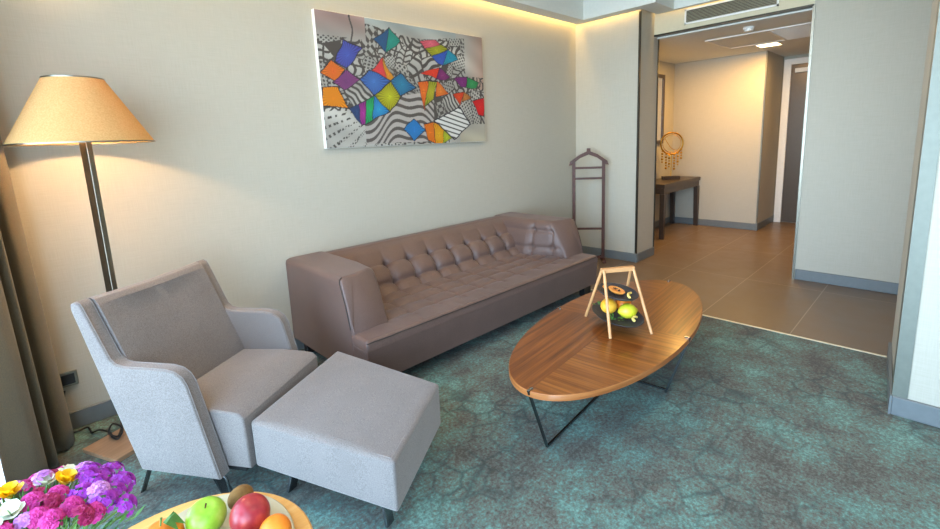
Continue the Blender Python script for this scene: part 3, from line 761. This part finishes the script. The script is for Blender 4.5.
# ================================================================ COFFEE TABLE
def make_coffee():
    A, B, T, H = .943, .398, .034, .36
    t = thing('coffee_table', 'oval walnut veneer coffee table on thin crossed metal legs', 'coffee table', (2.386, -1.900, 0), math.radians(5.4))
    bm = bmesh.new(); lathe(bm, [(1, H-T+.006), (1.0, H-.003), (.997, H)], 96, A, B, cap0=False)
    lathe(bm, [(.985, H-T), (1, H-T+.006)], 96, A, B, cap1=False); bmesh.ops.remove_doubles(bm, verts=bm.verts[:], dist=1e-4)
    me = obj('tabletop', bm, 'veneer', t, smooth=True, angle=40)
    me.data.materials.append(M['veneer_edge'])
    for p in me.data.polygons:
        if abs(p.normal.z) < .7: p.material_index = 1
    # grain line inlays along the quarter seams
    fx, fy = .80, .285
    r = .0075
    for nm, P in (('x', [(-A-.004, 0), (-fx, 0), (fx, 0), (A+.004, 0)]), ('y', [(0, -B-.004), (0, -fy), (0, fy), (0, B+.004)])):
        (a, b, c, d) = P; z = r if nm == 'x' else r*3.2
        lb = bmesh.new(); bar(lb, (*b, z), (*c, z), .010, .010); obj('floor_rail', lb, 'smoke', t)
        for e, f in ((a, b), (d, c)):
            lb = bmesh.new(); bar(lb, (*e, H+.004), (*f, r), .011, .010, (1, 0, 0) if nm == 'y' else (0, 1, 0)); obj('leg', lb, 'smoke', t)
            lb = bmesh.new(); s = .975; q = (e[0]*s, e[1]*s if nm == 'x' else e[1]*.95)
            lathe(lb, [(.009, H), (.009, H+.004), (.005, H+.006)], 12, c=(q[0], q[1], 0)); bar(lb, (q[0], q[1], H+.003), (e[0], e[1], H+.003), .010, .004); obj('clip', lb, 'chrome', t)
make_coffee()

# ---------------------------------------------------------------- fruit stand on the coffee table
TZ = .36
def make_tray():
    t = thing('tiered_stand', 'wooden A-frame stand with two black dishes of fruit on the oval coffee table', 'fruit stand', (2.341, -1.922, TZ), math.radians(-35.4))
    hx, hy, h = .120, .168, .345
    for sx in (-1, 1):
        for sy in (-1, 1):
            bm = bmesh.new(); tube(bm, [(sx*hx, sy*hy, .002), (sx*.088, sy*.014, h-.012)], .0085, 12); obj('leg', bm, 'beech', t, smooth=True)
    bm = bmesh.new(); box(bm, -.097, .097, -.016, .016, h-.024, h, bev=.003); obj('top_bar', bm, 'beech', t)
    for z, a, b in ((.052, .205, .125), (.185, .158, .098)):
        bm = bmesh.new(); lathe(bm, [(.55, 0), (.9, .008), (1.0, .020), (.985, .022), (.88, .012), (.5, .005)], 48, b, a, c=(0, 0, z)); obj('dish', bm, 'slate', t, smooth=True)
    return t
make_tray()
def world_of(lx, ly, lz, c=(2.341, -1.922, TZ), a=math.radians(-35.4)):
    return (c[0]+lx*math.cos(a)-ly*math.sin(a), c[1]+lx*math.sin(a)+ly*math.cos(a), c[2]+lz)
def fruit_bm(r, sx=1, sy=1, sz=1, dimple=.25, tip=0, seg=24):
    bm = bmesh.new(); n = 16; prof = []
    for i in range(1, n):
        th = PI*i/n; rr = r*math.sin(th); z = -r*math.cos(th)
        z -= dimple*r*math.exp(-((th-PI)/.42)**2) - dimple*.5*r*math.exp(-(th/.4)**2)
        z += tip*r*(math.exp(-((th-PI)/.3)**2) - math.exp(-(th/.3)**2))
        rr *= 1+.05*math.sin(th*1.0)*math.cos(th*.5)
        prof.append((rr, z*sz))
    lathe(bm, prof, seg, sx, sy); bmesh.ops.recalc_face_normals(bm, faces=bm.faces[:]); return bm
def fruit(name, label, cat, mat, r, loc, rot=(0, 0, 0), group=None, **k):
    t = thing(name, label, cat, loc, 0, group); t.rotation_euler = rot
    obj('flesh' if mat == 'papaya' else 'body', fruit_bm(r, **k), mat, t, smooth=True, angle=180)
    return t
def stem(t, z, h=.012, r=.0018, m='walnut'):
    bm = bmesh.new(); tube(bm, [(0, 0, z), (.002, 0, z+h*.5), (.004, 0, z+h)], [r, r, r*1.4], 6); obj('stem', bm, m, t)
f = fruit('lemon', 'yellow green lemon at the front of the lower black dish', 'lemon', 'lemon', .041, world_of(.030, -.068, .108), (PI/2, 0, .9), dimple=0, tip=.22, sz=1.22)
f = fruit('orange', 'bright orange on the right of the lower black dish', 'orange', 'orange', .044, world_of(.055, .035, .112), dimple=.05); stem(f, .032, .003, .003, 'stem')
f = fruit('mango', 'yellow orange fruit on the left of the lower black dish', 'mango', 'yellowfruit', .045, world_of(-.042, .02, .113), dimple=.06); stem(f, .034, .004, .003)
def leafy(name, label, loc, n, mat, r, cat='leaf'):
    bm = bmesh.new()
    for k in range(n):
        a = random.uniform(0, 2*PI); rr = random.uniform(.2, 1)*r; c = Vector((rr*math.cos(a), rr*math.sin(a), random.uniform(.004, .02)))
        d = Vector((math.cos(a+random.uniform(-1, 1)), math.sin(a+random.uniform(-1, 1)), random.uniform(.1, .7))).normalized()*random.uniform(.018, .032); s = d.cross(Vector((0, 0, 1))).normalized()*.006
        vv = [bm.verts.new(x) for x in (c, c+d*.5+s, c+d, c+d*.5-s)]; bm.faces.new(vv)
    o = obj(name, bm, mat, None, loc=loc); m = o.modifiers.new('thickness', 'SOLIDIFY'); m.thickness = .001
    tag(o, label, cat); return o
leafy('leafy_sprig', 'green leafy sprig at the left end of the lower black dish', world_of(-.03, .12, .07), 22, 'leaf', .045, 'leaves')
leafy('leafy_garnish', 'green leaves under the lemon on the lower black dish', world_of(-.055, -.10, .068), 16, 'leaf', .035, 'leaves')
# papaya slice on the upper dish, peel curls
t = thing('papaya_slice', 'orange papaya slice with dark seeds on the upper black dish', 'papaya', world_of(0, .01, .198), math.radians(-35.4+90))
bm = bmesh.new(); lathe(bm, [(.2, -.004), (.85, .002), (1, .012), (.8, .016), (.4, .009)], 32, .075, .036); obj('flesh', bm, 'papaya', t, smooth=True)
bm = bmesh.new()
for k in range(16):
    a = random.uniform(0, 6.28); q = random.uniform(0, 1)**.5; c = (q*.036*math.cos(a), q*.012*math.sin(a), .0155); bmesh.ops.create_icosphere(bm, subdivisions=1, radius=.0032, matrix=Matrix.Translation(c))
sd = obj('seeds', bm, 'black', t); sd['kind'] = 'stuff'
bm = bmesh.new(); tube(bm, bez([(-.045, 0, 0), (-.02, .014, .004), (.01, .016, .005), (.04, .004, .002)], 6), [.003]+[.007]*17+[.003], 8)
tag(obj('banana_slice', bm, 'banana', None, loc=world_of(.035, -.095, .207), smooth=True, rotz=math.radians(20)), 'curved pale yellow fruit slice on the near end of the upper dish', 'fruit slice')
bm = bmesh.new(); tube(bm, bez([(-.03, 0, 0), (-.01, .012, .006), (.012, .004, .010), (.03, -.006, .003)], 6), [.003]+[.008]*17+[.003], 8)
tag(obj('ginger_root', bm, 'petal_white' if False else 'banana', None, loc=world_of(.045, -.125, .078), smooth=True, rotz=.4), 'small pale curled peel on the near end of the lower dish', 'fruit peel')
bm = bmesh.new(); tube(bm, bez([(-.02, 0, 0), (0, .010, .01), (.018, 0, .002)], 6), [.003]+[.009]*11+[.003], 8)
tag(obj('papaya_piece', bm, 'papaya', None, loc=world_of(-.035, .075, .202), smooth=True, rotz=.8), 'small orange fruit piece at the far end of the upper dish', 'fruit slice')

# ================================================================ SIDE TABLE WITH FRUIT PLATE AND FLOWERS
SZ = .55
t = thing('side_table', 'pale oak round side table holding the fruit plate in the foreground', 'side table', (.09, -2.13, 0))
bm = bmesh.new(); lathe(bm, [(.98, SZ-.03), (1, SZ-.024), (1, SZ-.004), (.985, SZ)], 72, .292, .275); obj('tabletop', bm, 'paletop', t, smooth=True, angle=40)
bm = bmesh.new(); tube(bm, [(0, 0, .02), (0, 0, SZ-.03)], .022, 16); obj('pedestal', bm, 'smoke', t, smooth=True)
bm = bmesh.new(); lathe(bm, [(.17, 0), (.17, .012), (.16, .02)], 48); obj('foot_plate', bm, 'smoke', t, smooth=True)
PC = (.185, -2.105)
bm = bmesh.new(); lathe(bm, [(.6, 0), (.93, .003), (1, .009), (.985, .011), (.9, .007)], 64, .165, .195, c=(0, 0, SZ)); p = obj('plate', bm, 'inlay', None, loc=(PC[0], PC[1], 0), smooth=True)
tag(p, 'cream plate under the fruit on the pale oak table', 'plate')
PZ = SZ+.008
def on(px, py, r): return (px, py, PZ+r)
f = fruit('apple', 'shiny green apple at the back of the cream plate', 'apple', 'apple', .042, (.192, -2.03, PZ+.042), (.25, -.15, .3), dimple=.28, sz=.93); stem(f, .026, .014)
f = fruit('nectarine', 'dark red nectarine beside the green apple on the cream plate', 'nectarine', 'nectarine', .043, (.266, -2.105, PZ+.044), (.3, .2, 0), dimple=.12, sz=1.08)
f = fruit('kiwi', 'brown kiwi fruit behind the green apple and the red nectarine', 'kiwi', 'kiwi', .026, (.275, -2.005, PZ+.026), (0, PI/2, .4), dimple=0, sz=1.25)
f = fruit('mandarin', 'orange mandarin with green leaves at the left of the cream plate', 'mandarin', 'mandarin', .042, (.105, -2.015, PZ+.036), (0, 0, 0), dimple=.15, sz=.82)
stem(f, .028, .02, .002, 'stem')
lb = bmesh.new()
for k, (a, b) in enumerate(((-.5, .05), (-.9, .045), (-.2, .04))):
    v = [lb.verts.new(x) for x in ((.005, 0, .036), (.005+.4*b*math.cos(a)+.008, .4*b*math.sin(a)+.006, .048), (b*math.cos(a), b*math.sin(a), .022), (.005+.4*b*math.cos(a)-.008, .4*b*math.sin(a)-.006, .042))]; lb.faces.new(v)
o = obj('leaf', lb, 'leaf', f); o.modifiers.new('thickness', 'SOLIDIFY').thickness = .001
f = fruit('orange', 'orange half hidden behind the red nectarine on the cream plate', 'orange', 'orange', .034, (.292, -2.185, PZ+.034), dimple=.05)
f = fruit('pear', 'pale yellow pear lying at the front of the cream plate', 'pear', 'pear', .030, (.222, -2.19, PZ+.036), (1.2, 0, -.4), dimple=0, sz=1.25); stem(f, .036, .012)
f = fruit('pear', 'pale yellow pear in front of the green apple', 'pear', 'pear', .029, (.165, -2.15, PZ+.032), (1.3, 0, .5), dimple=0, sz=1.25)

# ---------------------------------------------------------------- flowers in a vase
VC = Vector((-.085, -2.17, 0))
t = thing('vase', 'clear glass vase holding the flower bouquet on the pale oak table', 'vase', (VC.x, VC.y, SZ))
M['vase'] = plain('vase_ceramic', 'e4e2dc', .25)
bm = bmesh.new(); lathe(bm, [(.035, 0), (.042, .02), (.04, .10), (.05, .15), (.046, .15), (.036, .10), (.036, .02)], 32); obj('body', bm, 'vase', t, smooth=True)
t['label'] = 'white vase holding the flower bouquet on the pale oak table'
BC = Vector((VC.x, VC.y, SZ+.20))
def petals(bm, n, L, Wd, cup, layers=1, jitter=.1):
    for l in range(layers):
        for k in range(n):
            a = 2*PI*k/n+l*.5+random.uniform(-jitter, jitter); el = cup+l*.35
            d = Vector((math.cos(a)*math.cos(el), math.sin(a)*math.cos(el), math.sin(el))); s = Vector((-math.sin(a), math.cos(a), 0)); up = s.cross(d)*-1
            rows = []
            for j, (f, w_) in enumerate(((.05, .25), (.4, .8), (.75, 1.0), (1.0, .5))):
                rows.append([bm.verts.new(d*L*f + s*Wd*w_*q*.5 - up*L*.18*(f**2)*(1) + up*abs(q)*L*.06) for q in (-1, 0, 1)])
            for j in range(3):
                for i in range(2): bm.faces.new([rows[j][i], rows[j][i+1], rows[j+1][i+1], rows[j+1][i]])
def make_flower(kind, label, cat, group, mat, build):
    t = thing(kind, label, cat, (0, 0, 0), 0, group)
    bm = bmesh.new(); build(bm); o = obj('blossom', bm, mat, t, smooth=True, angle=180)
    sb = bmesh.new(); tube(sb, [(0, 0, 0), (0, 0, -.06)], .0018, 5); obj('stem', sb, 'stem', t)
    return t
def cluster(bm, n, R, L):
    for k in range(n):
        th = random.uniform(0, 6.28); ph = random.uniform(0, 1.3); c = Vector((math.cos(th)*math.sin(ph), math.sin(th)*math.sin(ph), math.cos(ph)))*R
        b2 = bmesh.new(); petals(b2, 5, L, L*.8, .35); m = Vector((0, 0, 1)).rotation_difference(c.normalized()).to_matrix().to_4x4(); m.translation = c
        vm = {}
        for v in b2.verts: vm[v] = bm.verts.new(m @ v.co)
        for f_ in b2.faces: bm.faces.new([vm[v] for v in f_.verts])
        b2.free()
protos = {
 'yellow': make_flower('yellow_freesia', '', 'flower', 'yellow freesias in the bouquet', 'petal_yellow', lambda b: petals(b, 5, .028, .021, .95, 2)),
 'white': make_flower('white_flower', '', 'flower', 'white blooms in the bouquet', 'petal_white', lambda b: petals(b, 5, .022, .018, .7, 2)),
 'purple': make_flower('purple_statice', '', 'flower', 'purple statice in the bouquet', 'petal_purple', lambda b: cluster(b, 22, .019, .007)),
 'magenta': make_flower('magenta_carnation', '', 'flower', 'magenta flowers in the bouquet', 'petal_magenta', lambda b: cluster(b, 20, .016, .0082)),
 'lilac': make_flower('lilac_flower', '', 'flower', 'lilac flowers in the bouquet', 'petal_lilac', lambda b: cluster(b, 16, .015, .008)),
 'crimson': make_flower('crimson_flower', '', 'flower', 'crimson flowers in the bouquet', 'petal_crimson', lambda b: cluster(b, 16, .014, .0078)),
}
WORDS = {'yellow': 'yellow freesia bloom', 'white': 'creamy white bloom', 'purple': 'purple statice sprig', 'magenta': 'magenta flower cluster', 'lilac': 'light lilac flower cluster', 'crimson': 'dark crimson flower cluster'}
ORD = ['leftmost', 'second', 'third', 'fourth', 'fifth', 'sixth', 'seventh', 'eighth', 'ninth', 'tenth', 'eleventh', 'twelfth', 'thirteenth', 'fourteenth', 'fifteenth', 'sixteenth', 'seventeenth']
# du: to the right, dv: away from the viewer, on the dome of the bouquet
place = [('yellow', -.01, .035), ('yellow', .055, .035), ('yellow', -.075, .02),
 ('white', -.01, -.01), ('white', .062, .085), ('white', -.095, -.015), ('white', -.035, -.03),
 ('lilac', .03, .06), ('lilac', -.01, .085), ('lilac', .085, .085), ('lilac', -.045, .062), ('lilac', .005, -.035), ('lilac', -.115, .0),
 ('magenta', -.032, .062), ('magenta', .02, .125), ('magenta', .0, .115), ('magenta', .055, .115), ('magenta', -.055, .075), ('magenta', .045, .0), ('magenta', .02, -.035), ('magenta', .015, .0), ('magenta', -.06, -.025), ('magenta', .06, -.03), ('magenta', -.02, -.05), ('magenta', .035, -.05),
 ('crimson', -.045, .02), ('crimson', .022, .022), ('crimson', .07, .105), ('crimson', .04, .09), ('crimson', -.02, -.035), ('crimson', .035, -.015),
 ('purple', .085, .035), ('purple', .105, .045), ('purple', .095, .012), ('purple', .12, .07), ('purple', .135, .04), ('purple', .092, .065), ('purple', .075, -.01), ('purple', -.07, -.03), ('purple', -.105, -.03), ('purple', .110, .095), ('purple', -.05, -.05), ('purple', .13, .015), ('purple', .115, -.01), ('purple', .10, -.035), ('magenta', .085, -.05), ('crimson', .07, -.06), ('purple', .125, -.035), ('lilac', .095, -.02), ('magenta', -.03, .10), ('white', -.12, .03), ('white', .03, .05)]
used = set(); spots_of = {}
rv = Vector((1, 0, 0)); fv = Vector((0, 1, 0))
for kind, du, dv in place:
    p = protos[kind]
    o = p if kind not in used else copy_tree(p)
    used.add(kind)
    h = .150*math.sqrt(max(0.05, 1-(du/.175)**2-((dv-.01)/.165)**2)) + random.uniform(-.008, .008)
    pos = BC + rv*du + fv*dv + Vector((0, 0, h-.01))
    nrm = (pos-BC).normalized(); o.location = pos
    o.rotation_euler = Vector((0, 0, 1)).rotation_difference((nrm+Vector((.1, -.35, .15))).normalized()).to_euler(); s = random.uniform(.9, 1.12); o.scale = (s, s, s)
    spots_of.setdefault(kind, []).append((du/(1+dv), o))
for kind, L in spots_of.items():
    L.sort(key=lambda q: q[0])
    for i, (_, o) in enumerate(L):
        o['label'] = '%s, %s of its kind in the bouquet' % (WORDS[kind], ORD[i] if i == 0 else ('rightmost' if i == len(L)-1 else ORD[i]+' from the left'))
bm = bmesh.new()
for k in range(620):
    a = random.uniform(0, 2*PI); ph = random.uniform(.0, 1.2); R = random.uniform(.09, .158)
    d = Vector((math.cos(a)*math.sin(ph), math.sin(a)*math.sin(ph), math.cos(ph))); c = BC + Vector((d.x*R*1.0, d.y*R*.95, d.z*R*.86-.01))
    dd = (d+Vector((random.uniform(-.5, .5), random.uniform(-.5, .5), random.uniform(-.2, .6)))).normalized()*random.uniform(.02, .038); s = dd.cross(d+Vector((.1, .2, .3))).normalized()*.0028
    v = [bm.verts.new(x_) for x_ in (c, c+dd*.5+s, c+dd, c+dd*.5-s)]; bm.faces.new(v)
for k in range(14):
    a = 2*PI*k/14; tube(bm, [(VC.x+.01*math.cos(a), VC.y+.01*math.sin(a), SZ+.02), (VC.x+.03*math.cos(a), VC.y+.03*math.sin(a), SZ+.16), (VC.x+.05*math.cos(a), VC.y+.05*math.sin(a), SZ+.25)], .002, 5)
fo = obj('bouquet_greenery', bm, 'leaf'); fo.modifiers.new('thickness', 'SOLIDIFY').thickness = .0008
tag(fo, 'green stems and narrow leaves between the flowers of the bouquet', 'greenery'); fo['kind'] = 'stuff'

# ================================================================ FOYER THINGS
t = thing('console_table', 'dark wooden console table with tapered legs in the foyer', 'console table', (6.76, -.335, 0))
bm = bmesh.new(); box(bm, -.62, .66, -.215, .215, .70, .755, bev=.003); box(bm, -.60, .64, -.20, .20, .62, .70); obj('tabletop', bm, 'console', t)
for x in (-.58, .62):
    for y in (-.18, .18):
        bm = bmesh.new(); s = 1 if x < 0 else -1
        prism(bm, [(x-s*.03, .62), (x+s*.05, .62), (x+s*.005, 0), (x-s*.03, 0)], 'y', y-.03, y+.03); obj('leg', bm, 'console', t)
t = thing('wall_mirror', 'tall dark framed mirror on the foyer wall above the console table', 'mirror', (6.62, -.10, 1.78))
bm = bmesh.new(); w, h, b = .42, .50, .05
box(bm, -w, -w+b, -.03, 0, -h, h); box(bm, w-b, w, -.03, 0, -h, h); box(bm, -w+b, w-b, -.03, 0, -h, -h+b); box(bm, -w+b, w-b, -.03, 0, h-b, h)
obj('frame', bm, 'console', t); obj('mirror_pane', bx(-w+b, w-b, -.018, 0, -h+b, h-b), 'mirror', t)
t = thing('ring_sculpture', 'brass ring ornament with hanging beads on the foyer console table', 'ornament', (6.86, -.33, .755), math.radians(-50))
obj('base', bx(-.12, .12, -.045, .045, 0, .05, bev=.003), 'console', t)
bm = bmesh.new(); R = .155; cz = .05+.32+R
pts = [(R*math.cos(a), 0, cz+R*math.sin(a)) for a in [2*PI*k/40 for k in range(41)]]; tube(bm, pts, .012, 10, caps=False); obj('ring', bm, 'brass', t, smooth=True)
bm = bmesh.new(); pts = [((R-.028)*math.cos(a)+.0, 0.0, cz+(R-.028)*math.sin(a)) for a in [2*PI*k/40 for k in range(41)]]; tube(bm, pts, .004, 8, caps=False)
tube(bm, bez([(-.10, 0, cz+.08), (-.02, .0, cz-.05), (.05, 0, cz-.10)], 6), .004, 6); obj('inner_ring', bm, 'brass', t, smooth=True)
bm = bmesh.new(); tube(bm, [(0, 0, .05), (0, 0, .37)], .006, 8); obj('post', bm, 'brass', t)
for x, n in ((-.13, 5), (-.075, 6), (-.03, 5), (.04, 6), (.09, 5), (.135, 4)):
    bm = bmesh.new(); z = cz-math.sqrt(R*R-x*x)
    tube(bm, [(x, 0, z), (x, 0, z-.042*n)], .0015, 5)
    for k in range(n): bmesh.ops.create_icosphere(bm, subdivisions=2, radius=.017 if k % 2 else .012, matrix=Matrix.Translation((x, 0, z-.02-.040*k)))
    obj('bead_string', bm, 'brass', t, smooth=True)
# ceiling fittings
t = thing('smoke_detector', 'round white smoke detector on the foyer ceiling', 'smoke detector', (5.55, -1.62, 2.47))
bm = bmesh.new(); lathe(bm, [(.05, 0), (.055, -.012), (.05, -.022)], 32); obj('base', bm, 'white', t, smooth=True)
bm = bmesh.new(); lathe(bm, [(.042, -.022), (.04, -.040), (.02, -.046)], 32); obj('sensor_cap', bm, 'white', t, smooth=True)
t = thing('downlight', 'glowing square downlight in the foyer ceiling near the door', 'ceiling light', (6.92, -1.47, 2.47))
bm = bmesh.new()
for a in ((-.15, .15, -.13, -.112), (-.15, .15, .112, .13), (-.15, -.128, -.112, .112), (.128, .15, -.112, .112)): box(bm, *a, -.008, 0)
obj('frame', bm, 'white', t); obj('diffuser', bx(-.128, .128, -.112, .112, -.003, 0), 'panel_light', t)
t = thing('ceiling_hatch', 'white framed air conditioning panel in the foyer ceiling', 'ceiling panel', (6.3, -1.7, 2.47))
bm = bmesh.new()
for a in ((-.42, .42, -.62, -.595), (-.42, .42, .595, .62), (-.42, -.395, -.595, .595), (.395, .42, -.595, .595), (-.395, .395, -.012, .012)): box(bm, *a, -.012, 0)
obj('frame', bm, 'white', t)
obj('panel', bx(-.395, .395, .012, .595, -.006, 0), 'ceiling', t)
bm = bmesh.new()
for k in range(12): box(bm, -.395+.066*k+.01, -.395+.066*k+.045, -.595, -.012, -.010, -.004)
obj('slats', bm, 'white', t)
t = thing('air_vent', 'long louvred air vent in the wall above the foyer opening', 'air vent', (5.2, -1.535, 2.62))
bm = bmesh.new(); a, b = .42, .075
for q in ((-a, a, -b, -b+.016), (-a, a, b-.016, b), (-a, -a+.016, -b, b), (a-.016, a, -b, b)): box(bm, -.014, 0, q[0], q[1], q[2], q[3])
obj('frame', bm, 'white', t)
bm = bmesh.new()
for k in range(9):
    z = -b+.022+.0136*k; prism(bm, [(-.011, z), (-.002, z+.008), (-.001, z+.006), (-.010, z-.002)], 'y', -a+.016, a-.016)
obj('louvres', bm, 'louvre', t); obj('vent_backing', bx(-.003, 0, -a+.016, a-.016, -b+.016, b-.016), 'console', t)
bm = bmesh.new(); tube(bm, [(5.2, -2.13, 2.60), (5.185, -2.13, 2.60)], .035, 24); tag(obj('wall_sensor', bm, 'white'), 'small round white sensor beside the air vent', 'sensor')
